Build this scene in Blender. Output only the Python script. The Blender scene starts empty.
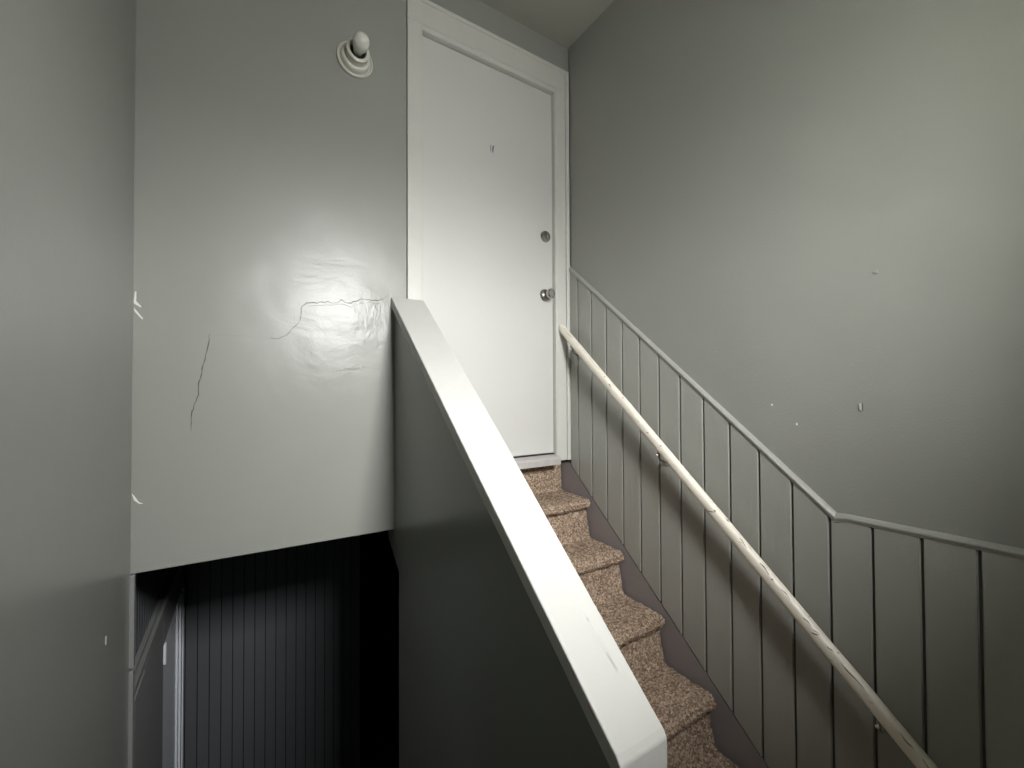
import bpy, bmesh, math, random
from mathutils import Matrix, Vector, noise
random.seed(7)
S = bpy.context.scene
COL = S.collection

# ------------------------------------------------------------------ camera
cd = bpy.data.cameras.new('camera')
cam = bpy.data.objects.new('camera', cd)
COL.objects.link(cam)
cd.sensor_width = 36
cd.sensor_fit = 'HORIZONTAL'
cd.lens = 36*424.345/1024
cd.clip_start = 0.02
r = Vector((0.844648378, -0.535303594, -0.004379495))
u = Vector((-0.00483572, -0.01581043, 0.99986331))
f = Vector((0.535299667, 0.844511748, 0.01594283))
m = Matrix(((r.x, u.x, -f.x, -1.60913), (r.y, u.y, -f.y, -1.89718), (r.z, u.z, -f.z, 0.35195), (0, 0, 0, 1)))
cam.matrix_world = m
S.camera = cam

# ------------------------------------------------------------------ light and exposure
S.view_settings.view_transform = 'Standard'
S.view_settings.look = 'None'
S.view_settings.gamma = 1
S.view_settings.use_curve_mapping = False
S.view_settings.exposure = 0.8

# hazy outdoor sky: bright low sky, darker ground below the horizon
w = bpy.data.worlds.new('hazy_sky')
S.world = w
w.use_nodes = True
wn = w.node_tree.nodes; wl = w.node_tree.links
wtc = wn.new('ShaderNodeTexCoord'); wsp = wn.new('ShaderNodeSeparateXYZ'); wl.new(wtc.outputs['Generated'], wsp.inputs[0])
wmr = wn.new('ShaderNodeMapRange'); wmr.inputs[1].default_value = -1; wmr.inputs[2].default_value = 1
wl.new(wsp.outputs['Z'], wmr.inputs[0])
wr = wn.new('ShaderNodeValToRGB'); wl.new(wmr.outputs[0], wr.inputs[0])
SKY = ((0.0, 0.11), (0.49, 0.17), (0.54, 0.42), (0.66, 0.66), (0.80, 1.1), (1.0, 1.4))
els = wr.color_ramp.elements
els.remove(els[1])
for i_, (p_, v_) in enumerate(SKY):
    e_ = els[0] if i_ == 0 else els.new(p_)
    e_.color = (v_, v_*0.995, v_*0.985, 1)
wl.new(wr.outputs[0], wn['Background'].inputs[0])
wn['Background'].inputs[1].default_value = 100.0

WIN = dict(x0=-1.12, x1=-0.62, z0=0.86, z1=1.56, y=-2.30)
WT = 0.37   # thickness of the wall round the window, deepened to narrow the daylight
# portal: guides the daylight through the window opening, gives off nothing itself
ld = bpy.data.lights.new('window_portal', 'AREA')
ld.shape = 'RECTANGLE'; ld.size = WIN['x1']-WIN['x0']; ld.size_y = WIN['z1']-WIN['z0']
ld.cycles.is_portal = True
po = bpy.data.objects.new('window_portal', ld); COL.objects.link(po)
po.location = ((WIN['x0']+WIN['x1'])/2, WIN['y']-WT, (WIN['z0']+WIN['z1'])/2); po.rotation_euler = (math.radians(90), 0, 0)

# ------------------------------------------------------------------ materials
def mat(name, col, rough=0.5, spec=0.5, metal=0.0, var=0.0, vscale=3.0, bumps=(), patch=None, coat=0.0):
    mt = bpy.data.materials.new(name); mt.use_nodes = True
    nt = mt.node_tree; N = nt.nodes; L = nt.links
    b = N['Principled BSDF']
    b.inputs['Base Color'].default_value = (*col, 1)
    b.inputs['Roughness'].default_value = rough
    b.inputs['Specular IOR Level'].default_value = spec
    b.inputs['Metallic'].default_value = metal
    b.inputs['Coat Weight'].default_value = coat
    tc = N.new('ShaderNodeTexCoord')
    if var:
        n = N.new('ShaderNodeTexNoise'); n.inputs['Scale'].default_value = vscale; n.inputs['Detail'].default_value = 5
        L.new(tc.outputs['Object'], n.inputs['Vector'])
        mx = N.new('ShaderNodeMixRGB')
        mx.inputs[1].default_value = (*[c*(1-var) for c in col], 1)
        mx.inputs[2].default_value = (*[min(1, c*(1+var)) for c in col], 1)
        L.new(n.outputs['Fac'], mx.inputs[0]); L.new(mx.outputs[0], b.inputs['Base Color'])
    prev = None
    for sc, dist, stretch in bumps:
        n = N.new('ShaderNodeTexNoise'); n.inputs['Scale'].default_value = sc; n.inputs['Detail'].default_value = 3
        mp = N.new('ShaderNodeMapping'); mp.inputs['Scale'].default_value = stretch
        L.new(tc.outputs['Object'], mp.inputs['Vector']); L.new(mp.outputs[0], n.inputs['Vector'])
        bp = N.new('ShaderNodeBump'); bp.inputs['Distance'].default_value = dist; bp.inputs['Strength'].default_value = 1
        L.new(n.outputs['Fac'], bp.inputs['Height'])
        if prev: L.new(prev.outputs[0], bp.inputs['Normal'])
        prev = bp
    if patch:
        for (cx, cy, cz, rad, sc, dist, st) in patch:
            n = N.new('ShaderNodeTexNoise'); n.inputs['Scale'].default_value = sc; n.inputs['Detail'].default_value = 4
            n.inputs['Distortion'].default_value = 0.6
            mp = N.new('ShaderNodeMapping'); mp.inputs['Scale'].default_value = st
            L.new(tc.outputs['Object'], mp.inputs['Vector']); L.new(mp.outputs[0], n.inputs['Vector'])
            vm = N.new('ShaderNodeVectorMath'); vm.operation = 'DISTANCE'; vm.inputs[1].default_value = (cx, cy, cz)
            L.new(tc.outputs['Object'], vm.inputs[0])
            mr = N.new('ShaderNodeMapRange'); mr.inputs[1].default_value = rad*0.35; mr.inputs[2].default_value = rad
            mr.inputs[3].default_value = 1; mr.inputs[4].default_value = 0; mr.interpolation_type = 'SMOOTHSTEP'
            L.new(vm.outputs['Value'], mr.inputs[0])
            mu = N.new('ShaderNodeMath'); mu.operation = 'MULTIPLY'
            L.new(n.outputs['Fac'], mu.inputs[0]); L.new(mr.outputs[0], mu.inputs[1])
            bp = N.new('ShaderNodeBump'); bp.inputs['Distance'].default_value = dist
            L.new(mu.outputs[0], bp.inputs['Height'])
            if prev: L.new(prev.outputs[0], bp.inputs['Normal'])
            prev = bp
    if prev: L.new(prev.outputs[0], b.inputs['Normal'])
    return mt

ONE = (1, 1, 1)
GREY = (0.285, 0.292, 0.265)
M_lamp_wall = mat('grey_gloss_paint', GREY, 0.33, 0.42, var=0.03, bumps=((1.6, 0.010, ONE), (160, 0.00025, ONE)),
    patch=((-1.12, 0, 0.66, 0.18, 26, 0.0025, (1, 1, 0.5)), (-1.28, 0, 0.60, 0.32, 6, 0.003, (1, 1, 1.6)), (-1.30, 0, 0.80, 0.25, 8, 0.0012, (0.6, 1, 2.2))))
M_left_wall = mat('grey_gloss_paint_left', (0.255, 0.262, 0.238), 0.30, 0.5, var=0.03, bumps=((1.3, 0.008, ONE), (140, 0.0002, ONE)))
M_right_wall = mat('grey_satin_paint', GREY, 0.42, 0.5, var=0.03, bumps=((1.1, 0.03, ONE), (150, 0.0008, ONE)))
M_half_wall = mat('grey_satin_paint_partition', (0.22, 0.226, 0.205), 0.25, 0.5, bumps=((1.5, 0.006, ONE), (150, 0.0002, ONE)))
M_panel = mat('grey_paint_on_panelling', (0.33, 0.335, 0.305), 0.38, 0.5, var=0.04, bumps=((60, 0.0015, (1, 1, 0.35)), (220, 0.0005, ONE)))
M_ceiling = mat('grey_ceiling_paint', (0.34, 0.345, 0.30), 0.6, 0.4, bumps=((120, 0.001, ONE),))
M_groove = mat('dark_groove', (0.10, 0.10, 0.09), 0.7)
M_white = mat('white_gloss_paint', (0.51, 0.51, 0.485), 0.5, 0.3, var=0.03, vscale=7, bumps=((9, 0.004, ONE), (90, 0.0008, ONE)))
M_door = mat('white_door_paint', (0.58, 0.575, 0.55), 0.45, 0.5, var=0.02, vscale=2.5, bumps=((4, 0.002, ONE), (120, 0.0004, ONE)))
M_trim = mat('white_trim_paint', (0.58, 0.58, 0.54), 0.36, 0.5, var=0.05, vscale=9, bumps=((30, 0.0012, (1, 1, 0.3)),))
M_sill = mat('worn_grey_white_sill', (0.46, 0.44, 0.42), 0.45, 0.5, var=0.2, vscale=22)
M_skirt = mat('mauve_grey_stringer_paint', (0.265, 0.24, 0.242), 0.5, 0.5, var=0.05, bumps=((12, 0.002, ONE),))
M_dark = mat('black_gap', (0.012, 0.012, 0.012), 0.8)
M_void = mat('painted_darkness', (0.02, 0.02, 0.02), 0.9, 0.1)  # near-black colour standing in for the darkness of unlit space
M_metal = mat('brushed_nickel', (0.50, 0.48, 0.44), 0.25, 0.5, metal=1.0)
M_porc = mat('white_porcelain', (0.62, 0.61, 0.54), 0.22, 0.5)
M_bulb = mat('white_opal_glass', (0.66, 0.66, 0.60), 0.12, 0.6)
M_chip = mat('bare_wood_chip', (0.10, 0.055, 0.03), 0.7)
M_redchip = mat('red_undercoat', (0.30, 0.15, 0.12), 0.6)
M_crack = mat('crack_dark_line', (0.09, 0.09, 0.085), 0.8)  # dark grey line colour of the plaster cracks
M_flake = mat('white_plaster_flake', (0.80, 0.80, 0.77), 0.4)
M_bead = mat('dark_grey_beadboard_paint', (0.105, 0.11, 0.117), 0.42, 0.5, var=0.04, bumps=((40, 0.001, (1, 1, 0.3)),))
M_doorlow = mat('pale_blue_white_paint', (0.80, 0.84, 0.90), 0.4, 0.5)
M_lower = mat('grey_lower_wall_paint', (0.24, 0.245, 0.24), 0.36, 0.5, bumps=((60, 0.0008, ONE),))
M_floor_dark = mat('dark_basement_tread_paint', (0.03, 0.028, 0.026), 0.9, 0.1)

def carpet_mat():
    mt = bpy.data.materials.new('brown_beige_fleck_carpet'); mt.use_nodes = True
    nt = mt.node_tree; N = nt.nodes; L = nt.links; b = N['Principled BSDF']
    b.inputs['Roughness'].default_value = 0.95; b.inputs['Specular IOR Level'].default_value = 0.1
    tc = N.new('ShaderNodeTexCoord')
    v1 = N.new('ShaderNodeTexVoronoi'); v1.inputs['Scale'].default_value = 150; v1.inputs['Randomness'].default_value = 1
    L.new(tc.outputs['Object'], v1.inputs['Vector'])
    sep = N.new('ShaderNodeSeparateColor'); L.new(v1.outputs['Color'], sep.inputs[0])
    rp = N.new('ShaderNodeValToRGB'); e = rp.color_ramp.elements
    e[0].position = 0.0; e[0].color = (0.15, 0.11, 0.085, 1)
    e[1].position = 1.0; e[1].color = (0.55, 0.46, 0.38, 1)
    for p, c in ((0.30, (0.24, 0.185, 0.145, 1)), (0.55, (0.33, 0.265, 0.21, 1)), (0.8, (0.42, 0.34, 0.28, 1))):
        q = e.new(p); q.color = c
    L.new(sep.outputs[0], rp.inputs[0])
    n = N.new('ShaderNodeTexNoise'); n.inputs['Scale'].default_value = 14; n.inputs['Detail'].default_value = 4
    L.new(tc.outputs['Object'], n.inputs['Vector'])
    mr = N.new('ShaderNodeMapRange'); mr.inputs[3].default_value = 0.8; mr.inputs[4].default_value = 1.15
    L.new(n.outputs['Fac'], mr.inputs[0])
    mx = N.new('ShaderNodeMixRGB'); mx.blend_type = 'MULTIPLY'; mx.inputs[0].default_value = 1
    hs = N.new('ShaderNodeHueSaturation'); hs.inputs['Saturation'].default_value = 1.25; hs.inputs['Value'].default_value = 1.08
    L.new(rp.outputs[0], hs.inputs['Color']); L.new(hs.outputs[0], mx.inputs[1]); L.new(mr.outputs[0], mx.inputs[2]); L.new(mx.outputs[0], b.inputs['Base Color'])
    n2 = N.new('ShaderNodeTexNoise'); n2.inputs['Scale'].default_value = 260; n2.inputs['Detail'].default_value = 2
    L.new(tc.outputs['Object'], n2.inputs['Vector'])
    bp = N.new('ShaderNodeBump'); bp.inputs['Distance'].default_value = 0.004
    L.new(n2.outputs['Fac'], bp.inputs['Height']); L.new(bp.outputs[0], b.inputs['Normal'])
    return mt
M_carpet = carpet_mat()

def rail_mat():
    mt = mat('cream_paint_over_wood', (0.86, 0.81, 0.71), 0.35, 0.5, var=0.06, vscale=8, bumps=((25, 0.002, ONE),))
    nt = mt.node_tree; N = nt.nodes; L = nt.links; b = N['Principled BSDF']
    src = b.inputs['Base Color'].links[0].from_socket
    tc = N.new('ShaderNodeTexCoord'); mp = N.new('ShaderNodeMapping'); mp.inputs['Scale'].default_value = (60, 7, 60)
    L.new(tc.outputs['Object'], mp.inputs['Vector'])
    n = N.new('ShaderNodeTexNoise'); n.inputs['Scale'].default_value = 1.4; n.inputs['Detail'].default_value = 4
    L.new(mp.outputs[0], n.inputs['Vector'])
    rp = N.new('ShaderNodeValToRGB'); rp.color_ramp.elements[0].position = 0.68; rp.color_ramp.elements[1].position = 0.70
    L.new(n.outputs['Fac'], rp.inputs[0])
    mx = N.new('ShaderNodeMixRGB'); L.new(rp.outputs[0], mx.inputs[0]); L.new(src, mx.inputs[1])
    mx.inputs[2].default_value = (0.16, 0.09, 0.05, 1)
    L.new(mx.outputs[0], b.inputs['Base Color'])
    return mt
M_rail = rail_mat()

# ------------------------------------------------------------------ helpers
def link(name, bm, m, parent=None, smooth=False, bevel=0.0, seg=2, autosmooth=None):
    bmesh.ops.recalc_face_normals(bm, faces=bm.faces)
    me = bpy.data.meshes.new(name); bm.to_mesh(me); bm.free()
    for mm in (m if isinstance(m, (list, tuple)) else [m]): me.materials.append(mm)
    if smooth:
        for p in me.polygons: p.use_smooth = True
        if autosmooth: me.set_sharp_from_angle(angle=math.radians(autosmooth))
    o = bpy.data.objects.new(name, me); COL.objects.link(o)
    if parent is not None:
        o.parent = parent
        o.matrix_parent_inverse = Matrix.Translation(parent.location).inverted()
    if bevel:
        md = o.modifiers.new('bevel', 'BEVEL'); md.width = bevel; md.segments = seg; md.limit_method = 'ANGLE'
        md.angle_limit = math.radians(30)
    return o
def tag(o, label=None, cat=None, group=None, kind=None):
    if label: o['label'] = label
    if cat: o['category'] = cat
    if group: o['group'] = group
    if kind: o['kind'] = kind
    return o
def thing(name, loc, label, cat, kind=None):
    o = bpy.data.objects.new(name, None); COL.objects.link(o); o.location = loc; o.empty_display_size = 0.1
    return tag(o, label, cat, kind=kind)
def box(bm, x0, x1, y0, y1, z0, z1, mi=0):
    vs = [bm.verts.new((x, y, z)) for x in (x0, x1) for y in (y0, y1) for z in (z0, z1)]
    for q in ((0, 1, 3, 2), (4, 6, 7, 5), (0, 4, 5, 1), (2, 3, 7, 6), (0, 2, 6, 4), (1, 5, 7, 3)):
        fc = bm.faces.new([vs[i] for i in q]); fc.material_index = mi
def prism(bm, poly, axis, a, b, mi=0):
    """extrude a 2D polygon along an axis from a to b; 'x': poly in (y,z); 'y': poly in (x,z); 'z': poly in (x,y)"""
    def P(p, t):
        return (t, p[0], p[1]) if axis == 'x' else (p[0], t, p[1]) if axis == 'y' else (p[0], p[1], t)
    A = [bm.verts.new(P(p, a)) for p in poly]; B = [bm.verts.new(P(p, b)) for p in poly]
    n = len(poly); fs = [bm.faces.new(A), bm.faces.new(B[::-1])]
    for i in range(n): fs.append(bm.faces.new((A[i], B[i], B[(i+1) % n], A[(i+1) % n])))
    for fc in fs: fc.material_index = mi
def sweep(bm, prof, pts, up=Vector((0, 0, 1)), mi=0):
    """sweep a 2D profile (side, up) along a polyline lying in the plane x = const; joints are mitred in vertical planes"""
    rings = []
    for i, p in enumerate(pts):
        rings.append([bm.verts.new((p[0]+s, p[1], p[2]+h*p[3])) for s, h in prof])
    n = len(prof)
    for i in range(len(rings)-1):
        for j in range(n):
            bm.faces.new((rings[i][j], rings[i+1][j], rings[i+1][(j+1) % n], rings[i][(j+1) % n]))
    bm.faces.new(rings[0]); bm.faces.new(rings[-1][::-1])
def lathe(bm, prof, axis_m, n=40):
    """profile (radius, height) turned about local Z, placed by matrix axis_m"""
    rings = []
    for r_, h in prof:
        if r_ < 1e-6: rings.append([bm.verts.new(axis_m @ Vector((0, 0, h)))])
        else: rings.append([bm.verts.new(axis_m @ Vector((r_*math.cos(2*math.pi*k/n), r_*math.sin(2*math.pi*k/n), h))) for k in range(n)])
    for a, b in zip(rings[:-1], rings[1:]):
        if len(a) == 1 and len(b) == 1: continue
        for k in range(n):
            k2 = (k+1) % n
            if len(a) == 1: bm.faces.new((a[0], b[k], b[k2]))
            elif len(b) == 1: bm.faces.new((a[k], b[0], a[k2]))
            else: bm.faces.new((a[k], b[k], b[k2], a[k2]))
    for rg in (rings[0], rings[-1]):
        if len(rg) > 1:
            try: bm.faces.new(rg)
            except ValueError: pass

XL = -1.925         # left wall face
XH0, XH1 = -1.035, -0.905   # half wall faces
ZC = 2.366
ZL = -1.071         # landing floor
YB = WIN['y']
ZB = -3.0           # basement floor
SL = 0.877          # stair slope

# ------------------------------------------------------------------ setting: walls, ceiling, floors
bm = bmesh.new(); box(bm, 0.012, 0.13, YB-0.12, 0.15, ZL-0.1, ZC+0.1)
tag(link('wall_right', bm, M_right_wall), 'plain grey painted plaster wall above the grooved panelling', 'wall', kind='structure')
# right wall face stands at x = 0 above the panelling
bm = bmesh.new()
prism(bm, [(0.0, 1.06), (0.0, ZC), (YB, ZC), (YB, -0.06), (-1.30, -0.06)], 'x', 0.0, 0.012)
o = link('plaster_face', bm, M_right_wall, bpy.data.objects['wall_right'])

bm = bmesh.new(); box(bm, XL-0.12, XL, YB-0.12, 0.0, ZB, ZC+0.1)
WL = tag(link('wall_left', bm, M_left_wall, bevel=0.004), 'glossy grey painted wall at the left edge of the photo', 'wall', kind='structure')

# the wall with the lamp, hanging over the basement flight, and the wall over the door
bm = bmesh.new()
prism(bm, [(XL-0.10, -0.258), (XL-0.10, ZC+0.1), (-0.976, ZC+0.1), (-0.976, -0.2665), (-1.03, -0.2665)], 'y', 0.0, 0.11)
WF = tag(link('wall_front', bm, M_lamp_wall, bevel=0.003), 'glossy cracked grey wall hanging over the basement opening, lampholder near its top', 'wall', kind='structure')
bm = bmesh.new(); box(bm, -0.976, 0.13, 0.012, 0.11, 2.16, ZC+0.1)
tag(link('wall_front_header', bm, M_right_wall), 'narrow strip of grey wall between the door casing and the ceiling', 'wall', kind='structure')

bm = bmesh.new()
box(bm, XL-0.12, WIN['x0'], YB-WT, YB, ZB, ZC+0.1)
box(bm, WIN['x1'], 0.13, YB-WT, YB, ZB, ZC+0.1)
box(bm, WIN['x0'], WIN['x1'], YB-WT, YB, ZB, WIN['z0'])
box(bm, WIN['x0'], WIN['x1'], YB-WT, YB, WIN['z1'], ZC+0.1)
tag(link('wall_back', bm, M_ceiling), 'grey wall with a window, behind the viewer', 'wall', kind='structure')
bm = bmesh.new()
for a, b_, c, d in ((WIN['x0']-0.06, WIN['x0'], WIN['z0']-0.06, WIN['z1']+0.06), (WIN['x1'], WIN['x1']+0.06, WIN['z0']-0.06, WIN['z1']+0.06),
                    (WIN['x0'], WIN['x1'], WIN['z1'], WIN['z1']+0.06), (WIN['x0'], WIN['x1'], WIN['z0']-0.06, WIN['z0'])):
    box(bm, a, b_, YB, YB+0.018, c, d)
tag(link('window_1', bm, M_trim, bevel=0.003), 'white cased window in the wall behind the viewer', 'window', kind='structure')

bm = bmesh.new(); box(bm, XL-0.12, 0.13, YB-0.12, 0.12, ZC, ZC+0.12)
tag(link('ceiling', bm, M_ceiling), 'grey painted flat ceiling', 'ceiling', kind='structure')

bm = bmesh.new()
box(bm, XL, 0.012, YB, -1.50, ZL-0.16, ZL-0.008)
box(bm, XH0, 0.012, -1.50, -1.16, ZL-0.16, ZL-0.008)
tag(link('floor_landing', bm, M_carpet), 'brown fleck carpet on the landing at the foot of the upper flight', 'floor', kind='structure')

# ------------------------------------------------------------------ basement stairwell below the lamp wall
YF = 1.50
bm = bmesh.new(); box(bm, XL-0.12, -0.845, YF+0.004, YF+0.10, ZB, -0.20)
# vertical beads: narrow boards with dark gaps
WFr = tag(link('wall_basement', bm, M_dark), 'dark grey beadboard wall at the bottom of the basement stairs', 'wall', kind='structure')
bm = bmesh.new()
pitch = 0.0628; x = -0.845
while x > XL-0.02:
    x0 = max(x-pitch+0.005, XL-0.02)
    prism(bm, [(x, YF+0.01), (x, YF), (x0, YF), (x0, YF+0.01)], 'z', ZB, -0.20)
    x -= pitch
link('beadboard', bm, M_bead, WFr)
# sloping soffit over the basement flight
bm = bmesh.new(); prism(bm, [(0.11, -0.262), (0.11, -0.20), (YF+0.1, -0.20), (YF+0.1, -0.262)], 'x', XL-0.12, XH0)
tag(link('ceiling_basement', bm, M_ceiling), 'dark ceiling over the basement flight', 'ceiling', kind='structure')
# passage right of the beadboard wall, its darkness put into a near-black colour
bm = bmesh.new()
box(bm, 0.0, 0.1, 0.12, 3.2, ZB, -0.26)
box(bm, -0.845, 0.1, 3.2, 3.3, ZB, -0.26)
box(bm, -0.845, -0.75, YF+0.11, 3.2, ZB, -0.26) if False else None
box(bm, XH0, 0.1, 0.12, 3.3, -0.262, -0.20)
tag(link('wall_passage', bm, M_void), 'unlit passage right of the beadboard wall, its darkness painted near black', 'wall', kind='structure')
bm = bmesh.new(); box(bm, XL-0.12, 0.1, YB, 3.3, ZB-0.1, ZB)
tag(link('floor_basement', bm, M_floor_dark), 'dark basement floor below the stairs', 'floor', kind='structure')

# added outer shell, unseen, blocking daylight that leaks into the stairwell
bm = bmesh.new()
box(bm, -2.30, -2.10, YB-0.12, 3.5, ZB-0.1, ZC+0.3)
box(bm, 0.13, 0.33, YB-0.12, 3.5, ZB-0.1, ZC+0.3)
box(bm, -2.10, 0.13, 3.3, 3.5, ZB-0.1, ZC+0.3)
box(bm, -2.10, XL-0.12, YB-0.12, YB, ZB-0.1, ZC+0.3)
box(bm, -2.10, 0.13, YB-0.12, 3.3, ZC+0.12, ZC+0.3)
box(bm, -2.10, 0.13, 0.15, 0.25, -0.20, ZC+0.12)
tag(link('wall_light_seal', bm, M_void), 'added outer shell keeping stray daylight out, unseen from inside', 'wall', kind='structure')

# lower left wall: recessed grooved upper strip, ledge and thicker lower wall
XR = -1.958
bm = bmesh.new()
x = 0.02
box(bm, XR-0.06, XR-0.006, 0.0, YF+0.1, -0.75, -0.20)
yy = 0.0
while yy < YF:
    prism(bm, [(XR-0.006, yy+0.003), (XR, yy+0.006), (XR, yy+0.047), (XR-0.006, yy+0.05)], 'z', -0.70, -0.20)
    yy += 0.05
tag(link('wall_left_recess', bm, M_bead), 'dark grooved strip of wall set back above the stairwell ledge', 'wall', kind='structure')
XW = -1.923
bm = bmesh.new()
YD = 0.715
box(bm, XR-0.06, XW, 0.10, YD, ZB, -0.68)
box(bm, XR-0.06, XW, YD, YF, -0.86, -0.68)
box(bm, XR-0.06, -1.935, 0.003, 0.10, ZB, -0.68)
tag(link('wall_left_lower', bm, M_lower, bevel=0.004), 'grey lower stairwell wall with a ledge on top, by the basement stairs', 'wall', kind='structure')
bm = bmesh.new(); box(bm, XR, XW-0.006, 0.012, YF, -0.678, -0.668); box(bm, XW-0.012, XW+0.006, 0.012, YF, -0.690, -0.660)
tag(link('trim_1', bm, M_lower, bevel=0.004), 'grey ledge board with a raised lip along the stairwell wall', 'trim', kind='structure')
bm = bmesh.new(); box(bm, -1.933, -1.913, -0.010, 0.012, -0.568, -0.260)
tag(link('trim_2', bm, M_lower, bevel=0.002), 'short pale vertical board at the corner under the lamp wall', 'trim', kind='structure')
bm = bmesh.new(); box(bm, -1.935, -1.914, -0.010, 0.012, ZB, -0.578); box(bm, -1.940, -1.914, 0.014, 0.20, ZB, -0.692); box(bm, -1.940, -1.9185, 0.21, 0.38, ZB, -0.692)
tag(link('trim_3', bm, M_lower, bevel=0.003), 'grey corner board under the short pale board', 'trim', kind='structure')
# white side door at the foot of the basement stairs
D2 = thing('door_2', (-1.93, 1.0, ZB), 'pale blue-white side door down in the stairwell, hinge visible', 'door', 'structure')
bm = bmesh.new(); box(bm, -1.975, -1.935, YD+0.005, 1.28, ZB, -0.866)
link('door_panel', bm, M_doorlow, D2, bevel=0.002)
bm = bmesh.new()
box(bm, -1.975, -1.925, 1.285, 1.335, ZB, -0.866); box(bm, -1.975, -1.915, 1.335, 1.39, ZB, -0.866); box(bm, -1.975, -1.922, 1.395, 1.44, ZB, -0.866); box(bm, -1.975, -1.914, 1.445, 1.495, ZB, -0.866)
link('door_casing', bm, M_doorlow, D2, bevel=0.003)
bm = bmesh.new(); lathe(bm, [(0.0, 0), (0.009, 0), (0.009, 0.10), (0.0, 0.10)], Matrix.Translation((-1.926, 0.765, -0.965)), 14)
box(bm, -1.936, -1.931, 0.765, 0.80, -0.965, -0.865)
tag(link('hinge', bm, M_doorlow, D2), 'painted hinge')

# ------------------------------------------------------------------ door at the head of the stairs
D1 = thing('door_1', (-0.5, 0.03, 0), 'plain white flush door at the top of the carpeted stairs', 'door', 'structure')
bm = bmesh.new(); box(bm, -0.895, -0.108, 0.030, 0.070, -0.002, 2.062)
link('door_leaf', bm, M_door, D1, bevel=0.002)
RY = Matrix.Rotation(math.radians(90), 4, 'X')   # local Z -> world -Y
bm = bmesh.new()
lathe(bm, [(0.0, 0.0), (0.036, 0.0), (0.036, 0.004), (0.031, 0.010), (0.016, 0.013), (0.012, 0.016), (0.012, 0.030), (0.018, 0.034), (0.0255, 0.042), (0.028, 0.052), (0.0265, 0.062), (0.021, 0.067), (0.0, 0.068)],
      Matrix.Translation((-0.163, 0.030, 0.893)) @ RY, 40)
kn = link('door_knob', bm, M_metal, D1, smooth=True, autosmooth=35); kn['label'] = 'round brushed metal knob'
bm = bmesh.new()
lathe(bm, [(0.0, 0.0), (0.033, 0.0), (0.033, 0.006), (0.028, 0.013), (0.012, 0.015), (0.0, 0.015)], Matrix.Translation((-0.160, 0.030, 1.228)) @ RY, 40)
db = link('deadbolt', bm, M_metal, D1, smooth=True, autosmooth=35); db['label'] = 'round metal deadbolt above the knob'
bm = bmesh.new(); box(bm, -0.164, -0.156, 0.003, 0.0165, 1.212, 1.244)
link('thumb_turn', bm, M_metal, db, bevel=0.002)
bm = bmesh.new()
prism(bm, [(-0.5155, 1.612), (-0.5125, 1.612), (-0.5125, 1.645), (-0.5155, 1.645)], 'y', 0.0285, 0.0305)
prism(bm, [(-0.503, 1.606), (-0.499, 1.612), (-0.495, 1.648), (-0.502, 1.646), (-0.505, 1.63)], 'y', 0.0285, 0.0305)
link('scratch_mark', bm, M_groove, D1)

# casing: jamb, stop and moulded boards
T1 = thing('trim_4', (-0.5, 0, 0), 'white moulded casing round the door at the head of the stairs', 'trim', 'structure')
bm = bmesh.new()
box(bm, -0.106, -0.090, 0.004, 0.09, -0.03, 2.105); box(bm, -0.912, -0.897, 0.004, 0.09, -0.03, 2.105); box(bm, -0.912, -0.09, 0.004, 0.09, 2.066, 2.105)
link('jamb', bm, M_trim, T1, bevel=0.002)
bm = bmesh.new()
box(bm, -0.100, -0.034, 0.0, 0.012, -0.046, 2.09)
box(bm, -0.972, -0.903, 0.0, 0.012, -0.046, 2.09)
box(bm, -0.972, -0.034, 0.0, 0.012, 2.09, 2.20)
link('casing_board', bm, M_trim, T1, bevel=0.002)
bm = bmesh.new()
box(bm, -0.031, -0.006, -0.006, 0.012, -0.048, 2.217)
box(bm, -0.972, -0.031, -0.006, 0.012, 2.195, 2.217)
link('backband', bm, M_trim, T1, bevel=0.005, seg=3)

TS = thing('trim_5', (-0.5, 0, -0.06), 'worn pale threshold under the white door', 'trim', 'structure')
bm = bmesh.new(); prism(bm, [(0.10, -0.062), (0.10, -0.008), (0.012, -0.010), (-0.026, -0.018), (-0.032, -0.028), (-0.032, -0.062)], 'x', -0.903, -0.103)
link('threshold', bm, M_sill, TS, bevel=0.003)
bm = bmesh.new(); box(bm, -0.895, -0.108, 0.022, 0.03, -0.008, -0.0035)
link('gap_strip', bm, M_dark, TS)

# ------------------------------------------------------------------ staircase
ST = thing('staircase', (-0.46, -0.5, ZL), 'carpeted flight of steps climbing to the white door', 'stairs')
def zt(k): return -0.235-0.209*k
def yn(k): return -0.180-0.238*k
bm = bmesh.new()
for k in range(4):
    box(bm, XH1+0.001, -0.014, yn(k)+0.045, yn(k)+0.31 if k else 0.11, ZL-0.1, zt(k)-0.012)
box(bm, XH1+0.001, -0.014, 0.085, 0.11, ZL-0.1, -0.065)
link('stair_body', bm, M_skirt, ST)

prof = [(0.068, -0.064)]
def arc(cx, cz, r_, a0, a1, n=7):
    return [(cx+r_*math.cos(math.radians(a0+(a1-a0)*i/n)), cz+r_*math.sin(math.radians(a0+(a1-a0)*i/n))) for i in range(n+1)]
for k in range(5):
    y_, z_ = yn(k), zt(k)
    rb = y_+0.245                                   # foot of the riser above
    prof += [(rb, z_+0.022), (rb-0.006, z_+0.008), (rb-0.020, z_+0.003)]
    R_ = 0.027
    if k < 4:
        prof += [(y_+R_, z_)] + arc(y_+R_, z_-R_, R_, 90, 262, 8) + [(y_+0.030, z_-2*R_-0.004), (y_+0.028, z_-0.10)]
    else:
        prof += [(y_-0.2, z_)]
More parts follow.
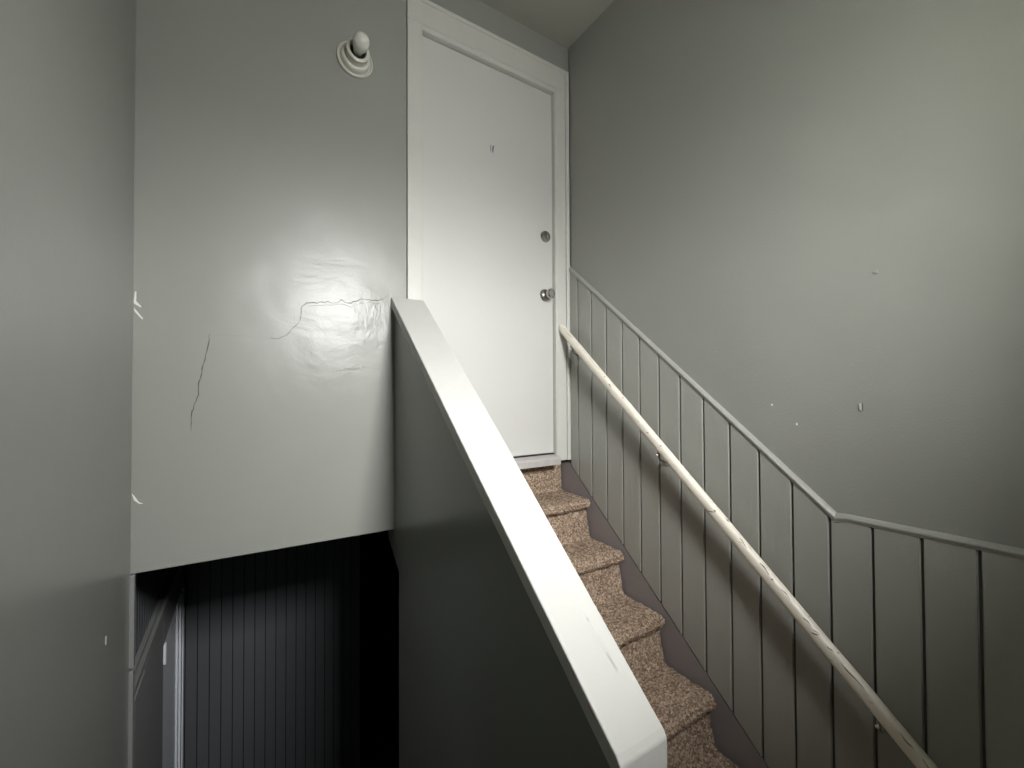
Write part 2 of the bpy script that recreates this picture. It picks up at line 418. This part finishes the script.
# resample
fine = []
acc = 0.0; step = 0.0045
for a, b_ in zip(prof[:-1], prof[1:]):
    d = math.dist(a, b_); n = max(1, round(d/step))
    for i in range(n): fine.append((a[0]+(b_[0]-a[0])*i/n, a[1]+(b_[1]-a[1])*i/n))
fine.append(prof[-1])
nor = []
for i in range(len(fine)):
    a = fine[max(0, i-2)]; b_ = fine[min(len(fine)-1, i+2)]
    t = Vector((b_[0]-a[0], b_[1]-a[1])).normalized(); nor.append((-t.y*-1, t.x*-1))
bm = bmesh.new()
NX = 190; x0, x1 = XH1+0.002, -0.020
rows = []
for i, (py, pz) in enumerate(fine):
    ny, nz = nor[i]
    row = []
    on_nose = False
    for k in range(4):
        if abs(py-(yn(k)+0.02)) < 0.035 and -0.06 < pz-zt(k) < 0.004: on_nose = True
    for j in range(NX+1):
        X = x0+(x1-x0)*j/NX
        h = 0.0035*noise.noise(Vector((X*170, py*170, pz*170)))+0.004*noise.noise(Vector((X*45, py*45, pz*45)))
        if on_nose: h += 0.003*math.sin(i*2*math.pi/3.6)
        e = 0
        if j == NX: h -= 0.006; e = 0.003*noise.noise(Vector((5, py*60, pz*60)))
        row.append(bm.verts.new((X+e, py-ny*h*-1 if False else py+ny*h, pz+nz*h)))
    # turn the carpet edge in towards the stair body
    row.append(bm.verts.new((x1-0.002, py-ny*0.02, pz-nz*0.02)))
    rows.append(row)
for a, b_ in zip(rows[:-1], rows[1:]):
    for j in range(len(a)-1): bm.faces.new((a[j], b_[j], b_[j+1], a[j+1]))
cp = link('carpet_runner', bm, M_carpet, ST, smooth=True); cp['label'] = 'brown and beige fleck carpet'
# stringer board along the right wall
bm = bmesh.new()
def sk(y): return -0.033+0.863*(y-0.042)
prism(bm, [(0.084, -0.066), (0.0, -0.066), (-0.01, sk(-0.01)-0.007), (-1.135, sk(-1.135)-0.007), (-1.135, ZL-0.05), (0.084, ZL-0.05)], 'x', -0.009, 0.0115)
sg = link('stringer', bm, M_skirt, ST); sg['label'] = 'smooth mauve-grey skirt board beside the carpet'

# ------------------------------------------------------------------ grooved panelling with sloping cap
WP = thing('wall_panelling', (0, -0.8, ZL), 'grey painted vertical groove panelling with a sloping top rail, behind the handrail', 'panelling')
def top(y): return 1.076+0.862*(y-0.03) if y > -1.3 else -0.060
def botl(y): return sk(y) if y > -1.14 else ZL+0.02
bm = bmesh.new()
prism(bm, [(0.0, sk(0)-0.01), (0.0, top(0.0)), (-1.30, top(-1.2999)), (YB, top(-2)), (YB, ZL), (-1.14, ZL)], 'x', -0.0035, 0.0118)
link('backing', bm, M_groove, WP)
bm = bmesh.new()
G = 0.10986
edges = [-0.004]
k = 0
while True:
    y_ = -0.074-G*k
    if y_ < YB: break
    edges.append(y_); k += 1
edges.append(YB)
gw = 0.0028
for a, b_ in zip(edges[:-1], edges[1:]):
    ya, yb = a-gw, b_+gw
    ys = [ya]
    for br in (-1.14, -1.30):
        if yb < br < ya: ys.append(br)
    ys.append(yb)
    c = 0.003; XF, XG = -0.0115, -0.0030
    def poly(ya_, yb_, lo, hi):
        br = [y for y in ys if yb_ < y < ya_]
        return [(y, lo(y)) for y in [ya_]+br+[yb_]] + [(y, hi(y)) for y in [yb_]+br[::-1]+[ya_]]
    outer = poly(ya, yb, botl, top)
    inner = poly(ya-c, yb+c, lambda y: botl(y)+0.001, top)
    if len(outer) != len(inner):
        inner = outer
    A = [bm.verts.new((XG, y, z)) for y, z in outer]; B = [bm.verts.new((XF, y, z)) for y, z in inner]
    n = len(A)
    bm.faces.new(B); bm.faces.new(A[::-1])
    for i in range(n): bm.faces.new((A[i], A[(i+1) % n], B[(i+1) % n], B[i]))
pl = link('grooved_board', bm, M_panel, WP)
bm = bmesh.new()
prof2 = [(0.002, 0.0), (-0.006, 0.0005), (-0.013, -0.003), (-0.018, -0.009), (-0.018, -0.014), (-0.0145, -0.018), (-0.0145, -0.021), (-0.0115, -0.024), (0.002, -0.024)]
pts = [(0, -0.001, 1.103+0.862*(-0.031), 1.3), (0, -1.30, 1.103+0.862*-1.33, 1.3), (0, -1.33, -0.0405, 1.0), (0, YB, -0.036, 1.0)]
sweep(bm, prof2, pts)
link('top_rail', bm, M_panel, WP, bevel=0.001)

# ------------------------------------------------------------------ half wall with a white cap
HW = thing('half_wall', (-0.97, -0.7, ZL), 'dark sided sloping half wall with a wide white cap beside the stairs', 'half wall')
def cz(y): return 0.778+0.797*y     # cap top
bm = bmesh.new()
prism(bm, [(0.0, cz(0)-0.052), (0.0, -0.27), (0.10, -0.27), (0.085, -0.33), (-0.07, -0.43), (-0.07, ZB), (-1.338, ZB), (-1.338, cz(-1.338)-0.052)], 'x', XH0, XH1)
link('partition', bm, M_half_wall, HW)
bm = bmesh.new()
YE = -1.345
ring = []
for y_, xr, dr, sk_ in ((0.0, -0.894, 0.0, 0.0), (-0.7, -0.896, 0.008, 0.0), (YE, -0.903, 0.020, 0.008)):
    ring.append([bm.verts.new(v_) for v_ in ((-1.049, y_-sk_, cz(y_)), (xr, y_+sk_, cz(y_)-dr), (xr, y_+sk_, cz(y_)-dr-0.047), (-1.049, y_-sk_, cz(y_)-0.047))])
for a, b_ in zip(ring[:-1], ring[1:]):
    for q in range(4): bm.faces.new((a[q], b_[q], b_[(q+1) % 4], a[(q+1) % 4]))
bm.faces.new(ring[0]); e3 = ring[-1]
# the end turns down over the end of the half wall
d = [bm.verts.new((v_.co.x, v_.co.y-0.010, v_.co.z-0.014)) for v_ in e3[:2]]
g = [bm.verts.new((v_.co.x, v_.co.y-0.010, v_.co.z-0.20)) for v_ in e3[:2]]
h = [bm.verts.new((v_.co.x, YE+0.022, v_.co.z-0.20)) for v_ in e3[:2]]
k2 = [bm.verts.new((e3[3].co.x, YE+0.022, e3[3].co.z)), bm.verts.new((e3[2].co.x, YE+0.022, e3[2].co.z))]
bm.faces.new((e3[0], e3[1], d[1], d[0])); bm.faces.new((d[0], d[1], g[1], g[0])); bm.faces.new((g[0], g[1], h[1], h[0]))
bm.faces.new((h[0], h[1], k2[1], k2[0])); bm.faces.new((k2[0], k2[1], e3[2], e3[3]))
bm.faces.new((e3[0], d[0], g[0], h[0], k2[0], e3[3])); bm.faces.new((e3[1], e3[2], k2[1], h[1], g[1], d[1]))
cpb = link('cap', bm, M_white, HW, bevel=0.004, seg=3); cpb['label'] = 'wide white gloss painted cap board'
random.seed(3)
for (yy, ln) in ((-1.23, .02), (-1.275, .035),):
    bm = bmesh.new()
    wv = random.uniform(.0015, .0035)
    pts_ = [(yy, -1.0498), (yy-ln*.5, -1.0498), (yy-ln, -1.0498)]
    v1 = bm.verts.new((-1.0494, yy, cz(yy)-0.004)); v2 = bm.verts.new((-1.0494, yy-ln*.4, cz(yy-ln*.4)-0.004-wv*2)); v3 = bm.verts.new((-1.0494, yy-ln, cz(yy-ln)-0.004)); v4 = bm.verts.new((-1.0485+wv*.3, yy-ln*.5, cz(yy-ln*.5)-0.0005))
    v0 = bm.verts.new((-1.047, yy-ln*.5, cz(yy-ln*.5)-0.005))
    bm.faces.new((v1, v2, v3, v4)); bm.faces.new((v1, v2, v0)); bm.faces.new((v2, v3, v0)); bm.faces.new((v3, v4, v0)); bm.faces.new((v4, v1, v0))
    pc = link('paint_chip', bm, M_redchip, cpb); pc['label'] = 'reddish chip on the cap edge'

# dents and scuffs near the low end of the cap
for i, (sx, sy, ln, dx) in enumerate(((-0.945, -1.225, .032, .004), (-0.948, -1.165, .008, .006))):
    bm = bmesh.new()
    zz = lambda y_: cz(y_)-0.019*(sx+1.049)/0.15+0.0012
    A = [bm.verts.new((sx+dx*t, sy-ln*t, zz(sy-ln*t))) for t in (0, .35, .7, 1)]
    B = [bm.verts.new((sx+dx*t+.0022*w_, sy-ln*t, zz(sy-ln*t))) for t, w_ in ((0, .3), (.35, 1), (.7, .8), (1, .2))]
    for q in range(3): bm.faces.new((A[q], A[q+1], B[q+1], B[q]))
    sc_ = link('scuff', bm, M_sill, cpb); sc_['label'] = 'small grey scuff on the white cap'

# ------------------------------------------------------------------ handrail
HR = thing('handrail', (-0.075, -0.8, -0.02), 'chipped cream wooden handrail on the grooved panelling', 'handrail')
def rz(y): return 0.716+0.898*y
c_ = 1/math.hypot(1, 0.898)
bm = bmesh.new()
prof3 = []
for i in range(20):
    a = 2*math.pi*i/20
    sx = 0.0182*math.copysign(abs(math.cos(a))**0.75, math.cos(a)); sz = 0.0208*math.copysign(abs(math.sin(a))**0.75, math.sin(a))
    prof3.append((sx, sz/c_))
ys = [-0.010-0.02*i for i in range(83)]
rings = []
for i, y_ in enumerate(ys):
    wob = 0.0012*noise.noise(Vector((1, y_*9, 0)))
    sc = 0.82 if i in (0, len(ys)-1) else 1
    rings.append([bm.verts.new((-0.075+s*sc+wob, y_+(0.006 if i == 0 else 0), rz(y_)+h*sc+wob)) for s, h in prof3])
for a, b_ in zip(rings[:-1], rings[1:]):
    for j in range(20): bm.faces.new((a[j], b_[j], b_[(j+1) % 20], a[(j+1) % 20]))
bm.faces.new(rings[0]); bm.faces.new(rings[-1][::-1])
rl = link('rail', bm, M_rail, HR, smooth=True, autosmooth=50)
def bracket(y_):
    z = rz(y_)
    b1 = bmesh.new()
    lathe(b1, [(0, 0), (0.021, 0), (0.021, 0.004), (0.014, 0.008), (0, 0.009)], Matrix.Translation((-0.0115, y_, z-0.078)) @ Matrix.Rotation(math.radians(-90), 4, 'Y'), 20)
    path = [Vector((-0.012, y_, z-0.078)), Vector((-0.045, y_, z-0.076)), Vector((-0.066, y_, z-0.066)), Vector((-0.075, y_, z-0.045)), Vector((-0.075, y_, z-0.024))]
    rg = []
    for i, p in enumerate(path):
        t = (path[min(i+1, 4)]-path[max(i-1, 0)]).normalized(); n1 = Vector((0, 1, 0)); n2 = t.cross(n1)
        rg.append([b1.verts.new(p+0.0055*(math.cos(a)*n1+math.sin(a)*n2)) for a in [2*math.pi*q/10 for q in range(10)]])
    for a, b2 in zip(rg[:-1], rg[1:]):
        for j in range(10): b1.faces.new((a[j], b2[j], b2[(j+1) % 10], a[(j+1) % 10]))
    o = link('bracket', b1, M_panel, HR, smooth=True, autosmooth=40); o['label'] = 'grey painted metal bracket'
    b2 = bmesh.new()
    lathe(b2, [(0, 0), (0.0058, 0.0), (0.005, 0.003), (0, 0.004)], Matrix.Translation((-0.085, y_, z-0.046)) @ Matrix.Rotation(math.radians(-115), 4, 'Y'), 14)
    lathe(b2, [(0, 0), (0.0022, 0.0), (0.0022, 0.014), (0, 0.014)], Matrix.Translation((-0.0845, y_, z-0.046)) @ Matrix.Rotation(math.radians(65), 4, 'Y'), 8)
    s_ = link('screw', b2, M_flake, o, smooth=True, autosmooth=40)
for y_ in (-0.10, -0.67, -1.42): bracket(y_)
# long splits and chips in the paint on the upper side of the rail
random.seed(11)
def chip(y0, ln, side, wd):
    """thin slivers lying on the surface of the rail; side is the angle round the rail"""
    n = 8; A = []; B = []; bm = bmesh.new()
    for i in range(n+1):
        t = i/n; y_ = y0-ln*t
        hw = wd*math.sin(math.pi*t)**0.6*(0.7+0.5*random.random())+1e-5
        for sgn, lst in ((-1, A), (1, B)):
            a = side+sgn*hw/0.021+0.12*math.sin(5*t+y0*9)
            sx = 0.0186*math.copysign(abs(math.cos(a))**0.75, math.cos(a)); sz = 0.0212*math.copysign(abs(math.sin(a))**0.75, math.sin(a))
            wob = 0.0012*noise.noise(Vector((1, y_*9, 0)))
            lst.append(bm.verts.new((-0.075+sx+wob, y_, rz(y_)+sz/c_+wob)))
    for i in range(n): bm.faces.new((A[i], A[i+1], B[i+1], B[i]))
    ch = link('paint_chip', bm, M_chip, rl); ch['label'] = 'dark split in the cream paint'
for (y0, ln, sd, wd) in ((-0.03, .09, 2.0, .0012), (-0.04, .07, 2.45, .001), (-0.19, .14, 1.9, .0008), (-0.39, .015, 2.6, .0025), (-1.03, .03, 2.2, .0016), (-1.10, .035, 2.25, .002), (-1.17, .03, 2.3, .0014),
                         (-1.235, .025, 2.5, .0018), (-1.265, .02, 2.4, .0012), (-1.30, .02, 2.5, .0014), (-1.335, .06, 2.55, .0018), (-1.47, .03, 2.5, .0015), (-1.515, .035, 2.5, .0018), (-0.62, .012, 2.9, .0012)):
    chip(y0, ln, sd, wd)

# ------------------------------------------------------------------ lampholder
LH = thing('wall_lampholder', (-1.205, 0, 1.785), 'round white porcelain lampholder with a small bulb, high on the lamp wall', 'light')
LX, LZ = -1.207, 1.785
ML = Matrix.Translation((LX, 0.0, LZ)) @ RY
bm = bmesh.new()
lathe(bm, [(0.0, 0.0), (0.074, 0.0), (0.076, 0.006), (0.074, 0.012), (0.070, 0.013), (0.065, 0.005), (0.061, 0.006), (0.060, 0.022), (0.056, 0.032), (0.050, 0.034), (0.042, 0.033), (0.0, 0.033)], ML, 48)
link('base', bm, M_porc, LH, smooth=True, autosmooth=50)
bm = bmesh.new()
lathe(bm, [(0.0, 0.028), (0.048, 0.028), (0.045, 0.040), (0.044, 0.054), (0.047, 0.062), (0.047, 0.068), (0.042, 0.071), (0.034, 0.069), (0.032, 0.045), (0.0, 0.045)], ML, 48)
link('socket', bm, M_porc, LH, smooth=True, autosmooth=50)
bm = bmesh.new()
lathe(bm, [(0.0, 0.0455), (0.0312, 0.0455), (0.0312, 0.056), (0.0, 0.056)], ML, 32)
link('socket_throat', bm, M_dark, LH)
bm = bmesh.new()
lathe(bm, [(0.0, 0.050), (0.018, 0.050), (0.0195, 0.066), (0.025, 0.082), (0.030, 0.098), (0.0325, 0.115), (0.031, 0.130), (0.025, 0.144), (0.014, 0.152), (0.0, 0.1545)], ML, 36)
link('bulb', bm, M_bulb, LH, smooth=True)

# ------------------------------------------------------------------ cracks, flakes and nail marks
def crack(pts, wd, name='crack', m_=M_crack, yo=-0.0006, jit=0.004, seed=1):
    random.seed(seed)
    P = []
    for a, b_ in zip(pts[:-1], pts[1:]):
        n = max(2, int(math.dist(a, b_)/0.012))
        for i in range(n):
            t = i/n; P.append((a[0]+(b_[0]-a[0])*t+random.uniform(-jit, jit)*.5, a[1]+(b_[1]-a[1])*t+random.uniform(-jit, jit)*.5))
    P.append(pts[-1])
    b1 = bmesh.new(); L_ = []; R_ = []
    for i, p in enumerate(P):
        a = P[max(0, i-1)]; c = P[min(len(P)-1, i+1)]
        t = Vector((c[0]-a[0], c[1]-a[1])).normalized()
        w_ = wd*(0.5+random.random())*(min(1, i/4+.2))*(min(1, (len(P)-1-i)/4+.2))*.5
        L_.append((b1.verts.new((p[0]-t.y*w_, yo, p[1]+t.x*w_)), b1.verts.new((p[0]-t.y*w_, 0.001, p[1]+t.x*w_))))
        R_.append((b1.verts.new((p[0]+t.y*w_, yo, p[1]-t.x*w_)), b1.verts.new((p[0]+t.y*w_, 0.001, p[1]-t.x*w_))))
    for i in range(len(P)-1):
        b1.faces.new((L_[i][0], L_[i+1][0], R_[i+1][0], R_[i][0]))
        b1.faces.new((L_[i][0], L_[i][1], L_[i+1][1], L_[i+1][0])); b1.faces.new((R_[i][0], R_[i+1][0], R_[i+1][1], R_[i][1]))
    return link(name, b1, m_, WF)
V = [(-1.714, .564), (-1.715, .541), (-1.721, .503), (-1.731, .455), (-1.737, .409), (-1.743, .39), (-1.745, .37), (-1.746, .342), (-1.757, .305), (-1.764, .283), (-1.765, .252), (-1.765, .211)]
crack(V, 0.0028, seed=2)
H1 = [(-1.714, .559), (-1.647, .564), (-1.567, .563), (-1.494, .56)]
crack(H1, 0.0012, seed=3, m_=M_lower)
H2 = [(-1.52, .562), (-1.494, .56), (-1.464, .578), (-1.417, .636), (-1.411, .696), (-1.394, .71), (-1.36, .719)]
crack(H2, 0.0020, seed=4)
H3 = [(-1.415, .69), (-1.394, .71), (-1.347, .722), (-1.299, .724), (-1.256, .738), (-1.225, .726), (-1.193, .741), (-1.147, .757), (-1.106, .751), (-1.058, .784)]
crack(H3, 0.0024, seed=5, jit=0.010)
# raised plaster lips under the crack
for i, pts_ in enumerate(([(-1.38, .703), (-1.30, .716), (-1.256, .728), (-1.225, .716), (-1.19, .731), (-1.14, .747), (-1.10, .742)], [(-1.12, .735), (-1.105, .70), (-1.115, .66), (-1.13, .60)], [(-1.16, .46), (-1.22, .45), (-1.30, .44)])):
    crack(pts_, 0.006 if i == 0 else 0.004, 'plaster_lip', M_lamp_wall, -0.003, 0.006, 20+i)
def flake(pts, y0, name, parent, m_):
    b1 = bmesh.new(); prism(b1, pts, 'y', y0, y0+0.004); return link(name, b1, m_, parent, bevel=0.001)
for pts_ in ([(-1.924, .655), (-1.921, .695), (-1.917, .695), (-1.917, .662), (-1.903, .645), (-1.906, .641), (-1.921, .652)], [(-1.923, .640), (-1.898, .604), (-1.902, .601), (-1.921, .626)],
             [(-1.924, .012), (-1.918, -.012), (-1.904, -.026), (-1.894, -.026), (-1.905, -.020), (-1.918, .004)]):
    o = flake(pts_, -0.003, 'plaster_flake', WF, M_flake)
WR = bpy.data.objects['wall_right']
def nick(y_, z_, h, w_, m_):
    b1 = bmesh.new(); prism(b1, [(y_-w_/2, z_-h/2), (y_+w_/2, z_-h/2*0.8), (y_+w_/2, z_+h/2), (y_-w_/2*0.8, z_+h/2)], 'x', -0.003, 0.001)
    return link('wall_nick', b1, m_, WR, bevel=0.0006)
nick(-1.41, .705, .010, .010, M_panel); nick(-1.367, .297, .022, .007, M_trim); nick(-1.371, .297, .024, .002, M_crack)
nick(-1.107, .297, .006, .005, M_flake); nick(-1.187, .233, .008, .005, M_flake); nick(-0.898, .504, .004, .003, M_panel)
# small scuffs on the left wall
for (y_, z_) in ((-0.30, -0.33), (-0.42, -0.62)):
    b1 = bmesh.new(); prism(b1, [(y_-.003, z_-.012), (y_+.003, z_-.010), (y_+.004, z_+.010), (y_-.002, z_+.012)], 'x', XL-0.001, XL+0.0015)
    link('wall_nick', b1, M_trim, WL)

# ------------------------------------------------------------------ basement flight
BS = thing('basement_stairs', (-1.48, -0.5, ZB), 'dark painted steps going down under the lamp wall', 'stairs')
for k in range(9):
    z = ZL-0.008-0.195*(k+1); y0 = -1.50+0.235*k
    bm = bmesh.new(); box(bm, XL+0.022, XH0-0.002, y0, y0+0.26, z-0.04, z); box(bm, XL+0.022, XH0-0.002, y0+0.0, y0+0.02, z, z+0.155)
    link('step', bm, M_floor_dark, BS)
